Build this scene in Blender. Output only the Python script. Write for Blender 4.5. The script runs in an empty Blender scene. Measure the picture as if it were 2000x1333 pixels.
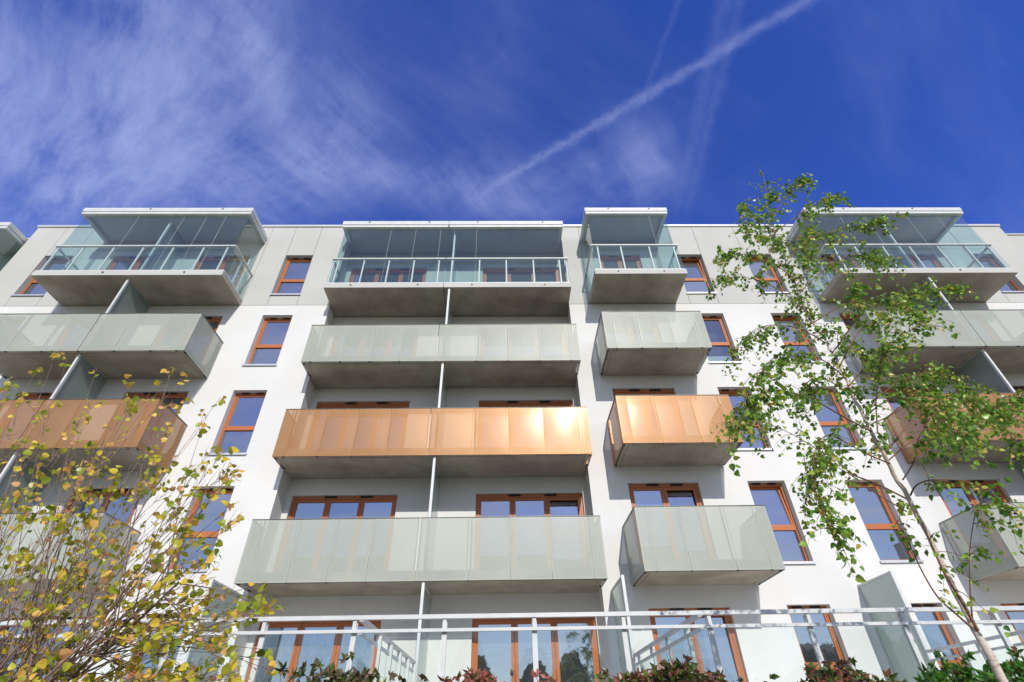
import bpy, math, random
from mathutils import Vector, Matrix
R_ = math.radians
scene = bpy.context.scene
# ------------------------------------------------------------------ camera
# x runs along the facade, y into it (facade plane y = 0), z is height above the eye of the photographer
EYE = Vector((0.0, -12.4306, 0.0))
CF = Vector((0.01738115, 0.78447038, 0.61992267))
CR = Vector((0.99983585, -0.01046448, -0.01479092))
CU = Vector((0.00511587, -0.62007799, 0.78452349))
FPX = 982.01
cd = bpy.data.cameras.new('camera')
cam = bpy.data.objects.new('camera', cd)
scene.collection.objects.link(cam)
cd.sensor_width = 36.0
cd.lens = FPX / 2000 * 36
cd.clip_start = 0.05
cd.clip_end = 3000
m3 = Matrix((CR, CU, -CF)).transposed()
cam.matrix_world = Matrix.Translation(EYE) @ m3.to_4x4()
scene.camera = cam

def at(u, v, Y):
    d = CF * FPX + CR * (u - 1000) + CU * (666.5 - v)
    return EYE + d * ((Y - EYE.y) / d.y)

# ------------------------------------------------------------------ world
SUN = Vector((0.157, -1.0, 0.62)).normalized()
SUN_EL = math.asin(SUN.z)
SUN_AZ = math.atan2(SUN.x, SUN.y)
world = bpy.data.worlds.new('World')
scene.world = world
world.use_nodes = True
wn = world.node_tree
for n in list(wn.nodes): wn.nodes.remove(n)

class G:
    """small helper for shader maths"""
    def __init__(s, tree): s.t = tree
    def n(s, kind, **kw):
        nd = s.t.nodes.new(kind)
        for k, v in kw.items(): setattr(nd, k, v)
        return nd
    def put(s, sock, val):
        if val is None: return
        if hasattr(val, 'links'): s.t.links.new(val, sock)
        else: sock.default_value = val
    def m(s, op, a, b=None, c=None, clamp=False):
        nd = s.n('ShaderNodeMath', operation=op, use_clamp=clamp)
        s.put(nd.inputs[0], a); s.put(nd.inputs[1], b); s.put(nd.inputs[2], c)
        return nd.outputs[0]
    def vm(s, op, a, b=None, out=0):
        nd = s.n('ShaderNodeVectorMath', operation=op)
        s.put(nd.inputs[0], a); s.put(nd.inputs[1], b)
        return nd.outputs['Value'] if out else nd.outputs['Vector']
    def noise(s, vec, scale, detail=4.0, rough=.55, dist=0.0, col=False):
        nd = s.n('ShaderNodeTexNoise')
        s.put(nd.inputs['Vector'], vec); s.put(nd.inputs['Scale'], scale)
        s.put(nd.inputs['Detail'], detail); s.put(nd.inputs['Roughness'], rough)
        s.put(nd.inputs['Distortion'], dist)
        return nd.outputs['Color' if col else 'Fac']
    def ramp(s, fac, lo, hi, a=0.0, b=1.0, smooth=True):
        nd = s.n('ShaderNodeMapRange')
        nd.interpolation_type = 'SMOOTHSTEP' if smooth else 'LINEAR'
        s.put(nd.inputs['Value'], fac)
        for i, v in zip((1, 2, 3, 4), (lo, hi, a, b)): nd.inputs[i].default_value = v
        return nd.outputs[0]
    def mixc(s, fac, a, b, blend='MIX'):
        nd = s.n('ShaderNodeMix', data_type='RGBA', blend_type=blend)
        s.put(nd.inputs[0], fac); s.put(nd.inputs[6], a); s.put(nd.inputs[7], b)
        return nd.outputs[2]
    def colramp(s, fac, stops):
        nd = s.n('ShaderNodeValToRGB')
        s.put(nd.inputs[0], fac)
        el = nd.color_ramp.elements
        while len(el) < len(stops): el.new(0.5)
        for e, (p, c) in zip(el, stops): e.position = p; e.color = (*c, 1)
        return nd.outputs[0]

g = G(wn)
sky = g.n('ShaderNodeTexSky', sky_type='NISHITA')
sky.sun_disc = False
sky.sun_elevation = SUN_EL
sky.sun_rotation = SUN_AZ
sky.altitude = 200
sky.air_density = 1.0
sky.dust_density = 0.3
sky.ozone_density = 4.0
tc = g.n('ShaderNodeTexCoord')
sep = g.n('ShaderNodeSeparateXYZ'); wn.links.new(tc.outputs['Generated'], sep.inputs[0])
zc = g.m('MAXIMUM', sep.outputs[2], 0.04)
cmb = g.n('ShaderNodeCombineXYZ')
g.put(cmb.inputs[0], g.m('DIVIDE', sep.outputs[0], zc)); g.put(cmb.inputs[1], g.m('DIVIDE', sep.outputs[1], zc))
P0 = cmb.outputs[0]
warp = g.vm('MULTIPLY', g.vm('SUBTRACT', g.noise(P0, 2.6, 2.5, .5, 0, True), (.5, .5, .5)), (.15, .15, 0))
P1 = g.vm('ADD', P0, warp)

def rot_scale(vec, ang, sx, sy):
    mp = g.n('ShaderNodeMapping', vector_type='TEXTURE')
    g.put(mp.inputs[0], vec)
    mp.inputs[2].default_value = (0, 0, ang)
    mp.inputs[3].default_value = (sx, sy, 1)
    return mp.outputs[0]

def blob(cx, cy, rx, ry, ang, amp):
    mp = g.n('ShaderNodeMapping', vector_type='TEXTURE')
    g.put(mp.inputs[0], P1)
    mp.inputs[1].default_value = (cx, cy, 0); mp.inputs[2].default_value = (0, 0, ang); mp.inputs[3].default_value = (rx, ry, 1)
    d = g.vm('LENGTH', mp.outputs[0], None, 1)
    return g.m('MULTIPLY', g.m('EXPONENT', g.m('MULTIPLY', g.m('MULTIPLY', d, d), -1.0)), amp)

def total(lst):
    t = lst[0]
    for x in lst[1:]: t = g.m('ADD', t, x)
    return t
wispA = g.ramp(g.noise(rot_scale(P1, R_(-40), .40, .10), 1.0, 9, .62, .15), .38, .76)
wispB = g.ramp(g.noise(rot_scale(P1, R_(52), .30, .09), 1.0, 9, .60, .15), .36, .80)
fine = g.ramp(g.noise(rot_scale(P1, R_(-38), .11, .035), 1.0, 8, .66, .15), .32, .80)
soft = g.ramp(g.noise(P1, 3.6, 8, .62, .4), .30, .72)
maskA = total([blob(-.70, .50, .42, .13, R_(-42), 1.2), blob(-1.02, .62, .34, .26, 0, 1.25), blob(-.46, .41, .035, .09, R_(10), 1.2),
               blob(-.58, .36, .13, .10, R_(-40), .5), blob(-1.05, .42, .30, .12, R_(-25), .7)])
maskB = total([blob(-.36, .54, .10, .16, R_(30), .75), blob(-.55, .68, .24, .12, R_(-15), .9), blob(-.22, .68, .26, .06, R_(12), .75),
               blob(.06, .70, .20, .08, 0, .7), blob(.27, .62, .09, .12, R_(25), .42), blob(.33, .68, .05, .12, R_(-18), .35), blob(-.03, .40, .10, .22, R_(12), .16),
               blob(-.42, .33, .06, .12, R_(20), .3)])
dA = g.m('MULTIPLY', maskA, total([g.m('MULTIPLY', soft, .30), g.m('MULTIPLY', wispA, .42), g.m('MULTIPLY', fine, .28), .04]))
dB = g.m('MULTIPLY', maskB, total([g.m('MULTIPLY', soft, .24), g.m('MULTIPLY', wispB, .50), g.m('MULTIPLY', fine, .18), .08]))
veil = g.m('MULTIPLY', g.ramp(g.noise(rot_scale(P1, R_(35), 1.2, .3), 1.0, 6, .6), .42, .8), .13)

def contrail(ax, ay, bx, by, w, amp, off=0.0, fade=(0.0, .25)):
    wig = g.vm('MULTIPLY', g.vm('SUBTRACT', g.noise(P0, 30.0, 7, .7, 0, True), (.5, .5, .5)), (w * 3.2, w * 3.2, 0))
    q = g.vm('SUBTRACT', g.vm('ADD', P0, wig), (bx, by, 0))
    L = math.hypot(ax - bx, ay - by); dx, dy = (ax - bx) / L, (ay - by) / L
    along = g.vm('DOT_PRODUCT', q, (dx, dy, 0), 1)
    across = g.m('SUBTRACT', g.vm('DOT_PRODUCT', q, (-dy, dx, 0), 1), off)
    r = g.m('DIVIDE', across, w)
    prof = g.m('EXPONENT', g.m('MULTIPLY', g.m('MULTIPLY', r, r), -1.0))
    brk = g.ramp(g.noise(P0, 34.0, 4, .6), .25, .7, .55, 1.0)
    return g.m('MULTIPLY', g.m('MULTIPLY', prof, brk), g.m('MULTIPLY', g.ramp(along, fade[0], fade[1], .25, 1.0), g.ramp(along, -.02, .02, 0.0, amp)))
trails = total([contrail(.53, .313, -.085, .733, .0105, .32, 0.0, (0, .12)), contrail(.396, .25, .443, .86, .011, .085, .014, (0, .3)),
                contrail(.396, .25, .443, .86, .013, .10, -.013, (0, .3)), contrail(.31, .30, .26, .62, .006, .07, 0, (0, .3))])
dens = g.m('MULTIPLY', g.m('SUBTRACT', 1.0, g.m('EXPONENT', g.m('MULTIPLY', total([dA, dB, veil, trails]), -1.05))), .98)
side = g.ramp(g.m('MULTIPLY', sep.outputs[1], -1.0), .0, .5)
fill_veil = g.m('MULTIPLY', side, g.m('ADD', .22, g.m('MULTIPLY', g.ramp(g.noise(rot_scale(P1, R_(20), 1.1, .30), 1.0, 7, .6), .38, .70), .42)))  # unseen pale veil on the sun side, added to brighten and whiten the fill
up = g.ramp(sep.outputs[2], .12, .35)
low = g.m('MULTIPLY', g.ramp(g.m('MULTIPLY', sep.outputs[1], -1.0), -.1, .4), g.ramp(sep.outputs[2], .15, .60, 1.0, .25))
skyc = g.mixc(1.0, sky.outputs[0], g.mixc(low, (0.47, 0.72, 1.72, 1), (1.35, 1.28, 1.30, 1)), 'MULTIPLY')
col = g.mixc(g.m('MULTIPLY', dens, up), skyc, (3.5, 4.1, 7.2, 1))
col = g.mixc(fill_veil, col, (8.2, 7.9, 8.5, 1))
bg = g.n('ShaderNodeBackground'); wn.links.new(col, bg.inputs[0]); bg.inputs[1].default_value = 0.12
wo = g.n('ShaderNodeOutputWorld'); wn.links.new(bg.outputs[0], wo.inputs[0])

# ------------------------------------------------------------------ sun, exposure
sd = bpy.data.lights.new('sun', 'SUN'); sd.energy = 3.9; sd.angle = R_(0.5); sd.color = (1.0, .95, .865)
so = bpy.data.objects.new('sun', sd); scene.collection.objects.link(so)
so.rotation_euler = (-SUN).to_track_quat('-Z', 'Y').to_euler()
so.location = (5, -30, 30)
scene.view_settings.view_transform = 'Standard'
scene.view_settings.look = 'None'
scene.view_settings.gamma = 1.0
scene.view_settings.exposure = 0.0
scene.cycles.transparent_max_bounces = 24
scene.cycles.max_bounces = 8
scene.cycles.sample_clamp_indirect = 6.0

# ------------------------------------------------------------------ materials
def new_mat(name):
    m = bpy.data.materials.new(name); m.use_nodes = True
    t = m.node_tree
    for n in list(t.nodes): t.nodes.remove(n)
    out = t.nodes.new('ShaderNodeOutputMaterial')
    return m, G(t), out

def bsdf(q, col, rough=.6, metal=0.0, spec=.5):
    b = q.n('ShaderNodeBsdfPrincipled')
    q.put(b.inputs['Base Color'], col if hasattr(col, 'links') else (*col, 1))
    q.put(b.inputs['Roughness'], rough); b.inputs['Metallic'].default_value = metal
    b.inputs['Specular IOR Level'].default_value = spec
    return b

def objco(q): return q.n('ShaderNodeTexCoord').outputs['Object']

def surface(name, c1, c2, scale=3.0, rough=.8, metal=0.0, spec=.3, bump=0.0, bscale=60.0, stretch=(1, 1, 1), fine=.0):
    m, q, out = new_mat(name)
    co = q.vm('MULTIPLY', objco(q), stretch)
    f = q.ramp(q.noise(co, scale, 6, .6), .3, .7)
    col = q.mixc(f, (*c1, 1), (*c2, 1))
    if fine:
        col = q.mixc(q.ramp(q.noise(co, scale * 14, 3, .6), .35, .75, 0.0, fine), col, (*[x * .72 for x in c1], 1))
    b = bsdf(q, col, rough, metal, spec)
    if bump:
        bp = q.n('ShaderNodeBump'); bp.inputs['Strength'].default_value = bump; bp.inputs['Distance'].default_value = .004
        q.put(bp.inputs['Height'], q.noise(co, bscale, 4, .6)); q.t.links.new(bp.outputs[0], b.inputs['Normal'])
    q.t.links.new(b.outputs[0], out.inputs[0])
    return m

M = {}
M['plaster'] = surface('white_plaster', (.62, .62, .60), (.68, .68, .66), .35, .9, bump=.25, bscale=110, fine=.06)
M['cladding'] = surface('grey_cladding', (.455, .455, .425), (.50, .50, .47), .6, .75, bump=.08, bscale=30, fine=.08)
M['dark_gap'] = surface('joint_backing', (.05, .05, .05), (.07, .07, .07), 3, .9)
M['concrete'] = surface('slab_concrete', (.32, .292, .235), (.46, .425, .345), 1.6, .8, bump=.25, bscale=25, fine=.25)
M['soffit'] = surface('soffit_paint', (.46, .475, .475), (.52, .535, .53), .9, .7, fine=.1)
M['white_metal'] = surface('painted_steel', (.53, .55, .54), (.60, .62, .61), 5, .42, spec=.5)
M['aluminium'] = surface('aluminium', (.62, .63, .64), (.68, .69, .70), 4, .35, metal=.6, spec=.5)
M['wood'] = surface('stained_wood', (.38, .115, .034), (.47, .15, .045), 6, .45, spec=.4, stretch=(9, 9, 1.2), fine=.25)
M['vent'] = surface('dark_vent', (.018, .014, .012), (.03, .024, .02), 9, .5)
M['dark_metal'] = surface('dark_metal', (.10, .10, .09), (.15, .15, .14), 9, .45, metal=.5)
M['coping'] = surface('coping_metal', (.60, .60, .59), (.66, .66, .65), 2, .4, metal=.3)
M['ground'] = surface('ground_grass', (.045, .075, .02), (.08, .10, .035), 2.0, .95, fine=.4)
M['paving'] = surface('terrace_paving', (.70, .65, .55), (.78, .73, .63), 1.5, .85, bump=.2, bscale=20, fine=.2)
M['asphalt'] = surface('path_paving', (.30, .28, .24), (.38, .355, .31), 2, .9, fine=.3)

def glass_mat(name, tint, refl, rough=.02, body=0.0, body_col=(.4, .5, .48)):
    m, q, out = new_mat(name)
    tr = q.n('ShaderNodeBsdfTransparent'); tr.inputs[0].default_value = (*tint, 1)
    gl = q.n('ShaderNodeBsdfGlossy'); gl.inputs[0].default_value = (.95, .98, 1, 1); gl.inputs[1].default_value = rough
    fr = q.n('ShaderNodeFresnel'); fr.inputs[0].default_value = 1.5
    ge = q.n('ShaderNodeNewGeometry')
    fac = q.m('MULTIPLY', q.m('ADD', fr.outputs[0], refl, clamp=True), q.m('SUBTRACT', 1.0, ge.outputs['Backfacing']))
    base = tr.outputs[0]
    if body:
        df = bsdf(q, body_col, .5); mx0 = q.n('ShaderNodeMixShader'); mx0.inputs[0].default_value = body
        q.t.links.new(base, mx0.inputs[1]); q.t.links.new(df.outputs[0], mx0.inputs[2]); base = mx0.outputs[0]
    mx = q.n('ShaderNodeMixShader'); q.put(mx.inputs[0], fac)
    q.t.links.new(base, mx.inputs[1]); q.t.links.new(gl.outputs[0], mx.inputs[2])
    q.t.links.new(mx.outputs[0], out.inputs[0])
    return m
M['clear_glass'] = glass_mat('clear_glass', (.93, .965, .96), .0)
M['glazing_glass'] = glass_mat('glazing_glass', (.87, .94, .945), .035)
M['frosted_glass'] = glass_mat('frosted_glass', (.62, .70, .68), .02, .18, .52, (.40, .47, .45))

def pane_mat():
    m, q, out = new_mat('window_glass')
    d = bsdf(q, q.mixc(q.ramp(q.noise(objco(q), .8, 3), .35, .7), (.012, .014, .018, 1), (.045, .045, .05, 1)), .6)
    oi = q.n('ShaderNodeObjectInfo')
    gl = q.n('ShaderNodeBsdfGlossy'); q.put(gl.inputs[0], q.mixc(oi.outputs['Random'], (.64, .76, .97, 1), (.82, .91, 1, 1))); gl.inputs[1].default_value = .012
    bp = q.n('ShaderNodeBump'); bp.inputs['Strength'].default_value = .12; bp.inputs['Distance'].default_value = .01
    q.put(bp.inputs['Height'], q.noise(objco(q), 1.9, 2)); q.t.links.new(bp.outputs[0], gl.inputs['Normal'])
    fr = q.n('ShaderNodeFresnel'); fr.inputs[0].default_value = 1.5
    mx = q.n('ShaderNodeMixShader'); q.put(mx.inputs[0], q.m('ADD', q.m('MULTIPLY', fr.outputs[0], 1.3), .33, clamp=True))
    q.t.links.new(d.outputs[0], mx.inputs[1]); q.t.links.new(gl.outputs[0], mx.inputs[2]); q.t.links.new(mx.outputs[0], out.inputs[0])
    return m
M['pane'] = pane_mat()
M['room_glass'] = glass_mat('room_glass', (.75, .82, .82), .22)
M['curtain'] = surface('curtain_cloth', (.62, .66, .64), (.74, .77, .75), 4, .9, stretch=(12, 1, 2), bump=.3, bscale=9)

def perforated(name, c, metal, rough, pitch=.021, r2=.050, spec=.5, coat=0.0):
    m, q, out = new_mat(name)
    s = q.n('ShaderNodeSeparateXYZ'); q.t.links.new(objco(q), s.inputs[0])
    u = q.m('DIVIDE', q.m('ADD', s.outputs[0], s.outputs[1]), pitch); v = q.m('DIVIDE', s.outputs[2], pitch)
    row = q.m('MULTIPLY', q.m('FLOOR', v), .5)
    fu = q.m('SUBTRACT', q.m('FRACT', q.m('ADD', u, row)), .5); fv = q.m('SUBTRACT', q.m('FRACT', v), .5)
    hole = q.m('LESS_THAN', q.m('ADD', q.m('MULTIPLY', fu, fu), q.m('MULTIPLY', fv, fv)), r2)
    var = q.noise(objco(q), 1.1, 3)
    col = q.mixc(var, (*[x * .94 for x in c], 1), (*[min(1, x * 1.06) for x in c], 1))
    b = bsdf(q, col, q.m('ADD', rough, q.m('MULTIPLY', var, .08)), metal, spec)
    b.inputs['Coat Weight'].default_value = coat; b.inputs['Coat Roughness'].default_value = .20
    tr = q.n('ShaderNodeBsdfTransparent')
    mx = q.n('ShaderNodeMixShader'); q.put(mx.inputs[0], hole)
    q.t.links.new(b.outputs[0], mx.inputs[1]); q.t.links.new(tr.outputs[0], mx.inputs[2]); q.t.links.new(mx.outputs[0], out.inputs[0])
    return m
COPPER = ((.352, .182, .072), .27, .42); SAGE = ((.362, .386, .328), 0.0, .38)
M['copper'] = perforated('copper_perforated_sheet', *COPPER, spec=.3, coat=.14)
M['sage'] = perforated('sage_perforated_sheet', *SAGE, spec=.30)
M['copper_solid'] = perforated('copper_sheet_margin', *COPPER, r2=-1.0, spec=.3, coat=.14)
M['sage_solid'] = perforated('sage_sheet_margin', *SAGE, r2=-1.0, spec=.30)
M['copper_plain'] = surface('copper_trim', (.60, .33, .20), (.68, .38, .23), 4, .35, metal=.6)
M['sage_plain'] = surface('sage_trim', (.46, .50, .43), (.52, .56, .49), 4, .45, metal=.2)

def leaf_mat(name, stops, trans=.35, gloss=.35):
    m, q, out = new_mat(name)
    ge = q.n('ShaderNodeNewGeometry')
    col = q.colramp(ge.outputs['Random Per Island'], stops)
    col = q.mixc(q.ramp(q.noise(objco(q), 40, 3), .45, .75, 0, .15), col, (.12, .10, .03, 1))
    b = bsdf(q, col, gloss, 0, .45)
    tl = q.n('ShaderNodeBsdfTranslucent'); q.t.links.new(col, tl.inputs[0])
    mx = q.n('ShaderNodeMixShader'); mx.inputs[0].default_value = trans
    q.t.links.new(b.outputs[0], mx.inputs[1]); q.t.links.new(tl.outputs[0], mx.inputs[2]); q.t.links.new(mx.outputs[0], out.inputs[0])
    return m
M['birch_leaf'] = leaf_mat('birch_leaf', [(0, (.075, .18, .02)), (.4, (.17, .34, .035)), (.82, (.31, .48, .06)), (.95, (.52, .52, .08)), (1, (.76, .48, .09))])
M['katsura_leaf'] = leaf_mat('autumn_leaf', [(0, (.20, .27, .025)), (.3, (.38, .45, .035)), (.50, (.64, .60, .05)), (.72, (.86, .64, .06)), (.9, (.92, .54, .12)), (1, (.80, .42, .22))], .45)
M['creeper_red'] = leaf_mat('creeper_red_leaf', [(0, (.08, .15, .03)), (.25, (.14, .09, .04)), (.5, (.34, .09, .07)), (1, (.50, .20, .16))], .3)
M['creeper_brown'] = leaf_mat('creeper_brown_leaf', [(0, (.05, .09, .02)), (.35, (.10, .09, .035)), (.7, (.15, .085, .05)), (1, (.12, .19, .03))], .25)
M['creeper_mixed'] = leaf_mat('creeper_mixed_leaf', [(0, (.05, .11, .015)), (.4, (.12, .17, .03)), (.6, (.16, .08, .04)), (.85, (.30, .09, .06)), (1, (.40, .16, .10))], .3)
M['creeper_green'] = leaf_mat('creeper_green_leaf', [(0, (.03, .10, .012)), (.5, (.06, .21, .02)), (.85, (.12, .30, .03)), (1, (.20, .09, .05))], .35)
M['far_leaf'] = leaf_mat('far_foliage', [(0, (.03, .05, .012)), (.6, (.06, .09, .02)), (1, (.11, .12, .03))], .2)

def bark(name, c, dark, young=None):
    m, q, out = new_mat(name)
    co = objco(q)
    band = q.ramp(q.noise(q.vm('MULTIPLY', co, (6, 6, 38)), 1.0, 4, .6), .56, .70)
    pat = q.ramp(q.noise(co, 7, 4, .6), .50, .72)
    col = q.mixc(q.m('MULTIPLY', band, .55), (*c, 1), (*dark, 1))
    col = q.mixc(q.m('MULTIPLY', pat, .5), col, (*dark, 1))
    if young:            # the young wood high up the stem is still reddish brown
        sz = q.n('ShaderNodeSeparateXYZ'); q.t.links.new(co, sz.inputs[0])
        col = q.mixc(q.ramp(q.m('ADD', sz.outputs[2], q.noise(co, 5, 3)), 4.9, 6.3), col, (*young, 1))
    b = bsdf(q, col, .75, 0, .3)
    bp = q.n('ShaderNodeBump'); bp.inputs['Strength'].default_value = .4; bp.inputs['Distance'].default_value = .01
    q.put(bp.inputs['Height'], q.noise(co, 40, 4)); q.t.links.new(bp.outputs[0], b.inputs['Normal'])
    q.t.links.new(b.outputs[0], out.inputs[0])
    return m
M['birch_bark'] = bark('birch_bark', (.56, .47, .38), (.17, .11, .075), (.22, .115, .06))
M['twig_bark'] = bark('birch_twig_bark', (.20, .10, .055), (.09, .045, .03))
M['shrub_bark'] = bark('shrub_bark', (.21, .145, .115), (.09, .06, .05))

# ------------------------------------------------------------------ mesh helpers
class MB:
    def __init__(s): s.v = []; s.f = []; s.mi = {}
    def box(s, x0, x1, y0, y1, z0, z1):
        if x1 < x0: x0, x1 = x1, x0
        if y1 < y0: y0, y1 = y1, y0
        if z1 < z0: z0, z1 = z1, z0
        i = len(s.v)
        s.v += [(x0, y0, z0), (x1, y0, z0), (x1, y1, z0), (x0, y1, z0), (x0, y0, z1), (x1, y0, z1), (x1, y1, z1), (x0, y1, z1)]
        s.f += [(i, i+3, i+2, i+1), (i+4, i+5, i+6, i+7), (i, i+1, i+5, i+4), (i+1, i+2, i+6, i+5), (i+2, i+3, i+7, i+6), (i+3, i, i+4, i+7)]
        return s
    def quad(s, a, b, c, d):
        i = len(s.v); s.v += [tuple(a), tuple(b), tuple(c), tuple(d)]; s.f.append((i, i+1, i+2, i+3)); return s
    def ring(s, x0, x1, y0, y1, z0, z1, w, wb=None, wt=None):
        wb = w if wb is None else wb; wt = w if wt is None else wt
        s.box(x0, x0+w, y0, y1, z0, z1); s.box(x1-w, x1, y0, y1, z0, z1)
        s.box(x0+w, x1-w, y0, y1, z1-wt, z1); s.box(x0+w, x1-w, y0, y1, z0, z0+wb)
        return s
    def tube(s, pts, radii, n=6):
        rings = []
        for k, p in enumerate(pts):
            p = Vector(p)
            a = Vector(pts[max(0, k-1)]); b = Vector(pts[min(len(pts)-1, k+1)])
            t = (b - a)
            t = t.normalized() if t.length > 1e-9 else Vector((0, 0, 1))
            ref = Vector((1, 0, 0)) if abs(t.x) < .8 else Vector((0, 1, 0))
            e1 = t.cross(ref).normalized(); e2 = t.cross(e1)
            i0 = len(s.v)
            for j in range(n):
                an = 2*math.pi*j/n
                s.v.append(tuple(p + (e1*math.cos(an) + e2*math.sin(an))*radii[k]))
            rings.append(i0)
        for a, b in zip(rings[:-1], rings[1:]):
            for j in range(n):
                s.f.append((a+j, a+(j+1) % n, b+(j+1) % n, b+j))
        s.f.append(tuple(rings[0]+j for j in range(n))[::-1]); s.f.append(tuple(rings[-1]+j for j in range(n)))
        return s
    def sheet(s, fn, us, vs):
        i = len(s.v); nu, nv = len(us)-1, len(vs)-1
        for a in us:
            for b in vs: s.v.append(fn(a, b))
        for a in range(nu):
            for b in range(nv):
                k = i + a*(nv+1) + b
                if a in (0, nu-1) or b in (0, nv-1): s.mi[len(s.f)] = 1
                s.f.append((k, k+nv+1, k+nv+2, k+1))
        return s
    def build(s, name, mat, parent=None, smooth=False, label=None, mat2=None):
        o = Vector((0, 0, 0)); p = parent
        while p is not None: o += p.location; p = p.parent
        me = bpy.data.meshes.new(name)
        me.from_pydata([(v[0]-o.x, v[1]-o.y, v[2]-o.z) for v in s.v], [], s.f)
        me.materials.append(M[mat])
        if mat2:
            me.materials.append(M[mat2])
            for k, v in s.mi.items(): me.polygons[k].material_index = v
        me.update()
        if smooth: me.polygons.foreach_set('use_smooth', [True]*len(me.polygons))
        ob = bpy.data.objects.new(name, me); scene.collection.objects.link(ob)
        if parent is not None: ob.parent = parent
        if label: ob['label'] = label
        return ob

def empty(name, loc, label, cat, group=None):
    o = bpy.data.objects.new(name, None); scene.collection.objects.link(o)
    o.location = loc; o.empty_display_size = .2
    o['label'] = label; o['category'] = cat
    if group: o['group'] = group
    return o
def structure(o): o['kind'] = 'structure'; return o
def box(name, mat, parent, *a, label=None): return MB().box(*a).build(name, mat, parent, label=label)

rng = random.Random(7)
H = 2.9
def fz(z4, floor): return z4 - H*(4-floor)
GROUND = -1.6
TERR = 0.08

# ------------------------------------------------------------------ ground, terrace
structure(MB().quad((-300, -300, GROUND), (300, -300, GROUND), (300, 300, GROUND), (-300, 300, GROUND)).build('ground', 'ground'))
structure(MB().box(-34, 34, -15.5, -9.0, GROUND, GROUND+.06).build('path', 'asphalt'))
structure(MB().box(-34, 34, -5.75, -.01, GROUND, TERR).build('terrace', 'paving'))

# ------------------------------------------------------------------ the building
bld = empty('apartment_building', (0, 0, GROUND), 'white and grey five storey apartment block with copper, sage and glazed balconies', 'building')
X0, X1 = -17.517, 19.366
SEAM, ROOF = 11.38, 15.40
RX0, RX1, RY = -5.752, 2.212, .6125     # recess behind the middle balconies
WT, WB_ = 10.956, 8.963                 # window head and foot on the fourth storey
windows = []                            # x0, x1, z0, z1
for fl in (5, 4, 3, 2, 1):
    zt, zb = (13.836, 11.888) if fl == 5 else (fz(WT, fl), fz(WB_, fl))
    for (a, b) in ((-16.41, -15.39), (-7.83, -6.864), (6.31, 7.283), (8.87, 9.842), (17.27, 18.25)):
        if fl == 1 and a == 8.87: a, b = 9.12, 9.83
        windows.append((fl, a, b, zb, zt))
doors = []                              # on the facade plane
recess_doors = []
for fl in (5, 4, 3, 2, 1):
    dt = 13.83 if fl == 5 else fz(10.93, fl)
    db = 11.63 if fl == 5 else fz(8.74, fl)
    for (a, b, n) in ((-13.95, -12.15, 2), (-10.92, -9.11, 2), (3.195, 5.03, 2), (11.15, 12.95, 2), (14.15, 15.95, 2)):
        if fl == 5 and a == 3.195: a, b = 3.5, 5.0
        doors.append((fl, a, b, db, dt, n))
    recess_doors.append((fl, -5.605, -2.825, db, dt, 3)); recess_doors.append((fl, -.744, 2.10, db, dt, 3))

def wall_with_holes(mb, x0, x1, z0, z1, y, holes, depth, gap=0.0, xs=(), zs=()):
    bx = sorted(set([x0, x1] + [h[i] for h in holes for i in (0, 1) if x0 < h[i] < x1] + [x for x in xs if x0 < x < x1]))
    bz = sorted(set([z0, z1] + [h[i] for h in holes for i in (2, 3) if z0 < h[i] < z1] + [z for z in zs if z0 < z < z1]))
    for a, b in zip(bx[:-1], bx[1:]):
        run = None
        cells = []
        for c, d in zip(bz[:-1], bz[1:]):
            cx, cz = (a+b)/2, (c+d)/2
            if any(h[0] < cx < h[1] and h[2] < cz < h[3] for h in holes):
                if run: cells.append(run); run = None
            else: run = (run[0], d) if run else (c, d)
        if run: cells.append(run)
        for c, d in cells:
            if gap:
                ga = gap if any(abs(a-x) < 1e-4 for x in xs) else 0
                gb = gap if any(abs(b-x) < 1e-4 for x in xs) else 0
                mb.quad((a+ga, y, c), (b-gb, y, c), (b-gb, y, d), (a+ga, y, d))
                if ga: mb.quad((a+ga, y+.02, c), (a+ga, y, c), (a+ga, y, d), (a+ga, y+.02, d))
                if gb: mb.quad((b-gb, y, c), (b-gb, y+.02, c), (b-gb, y+.02, d), (b-gb, y, d))
            else: mb.quad((a, y, c), (b, y, c), (b, y, d), (a, y, d))
    for (a, b, c, d) in holes:
        mb.quad((a, y, d), (b, y, d), (b, y+depth, d), (a, y+depth, d))
        mb.quad((a, y+depth, c), (b, y+depth, c), (b, y, c), (a, y, c))
        mb.quad((a, y, c), (a, y, d), (a, y+depth, d), (a, y+depth, c))
        mb.quad((b, y+depth, c), (b, y+depth, d), (b, y, d), (b, y, c))

REV = .30
recess_hole = (RX0, RX1, -.5, SEAM)
lo = [(a, b, c, d) for (fl, a, b, c, d) in windows if fl < 5] + [(a, b, c, d) for (fl, a, b, c, d, n) in doors if fl < 5]
hi = [(a, b, c, d) for (fl, a, b, c, d) in windows if fl == 5] + [(a, b, c, d) for (fl, a, b, c, d, n) in doors if fl == 5]
mb = MB()
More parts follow.
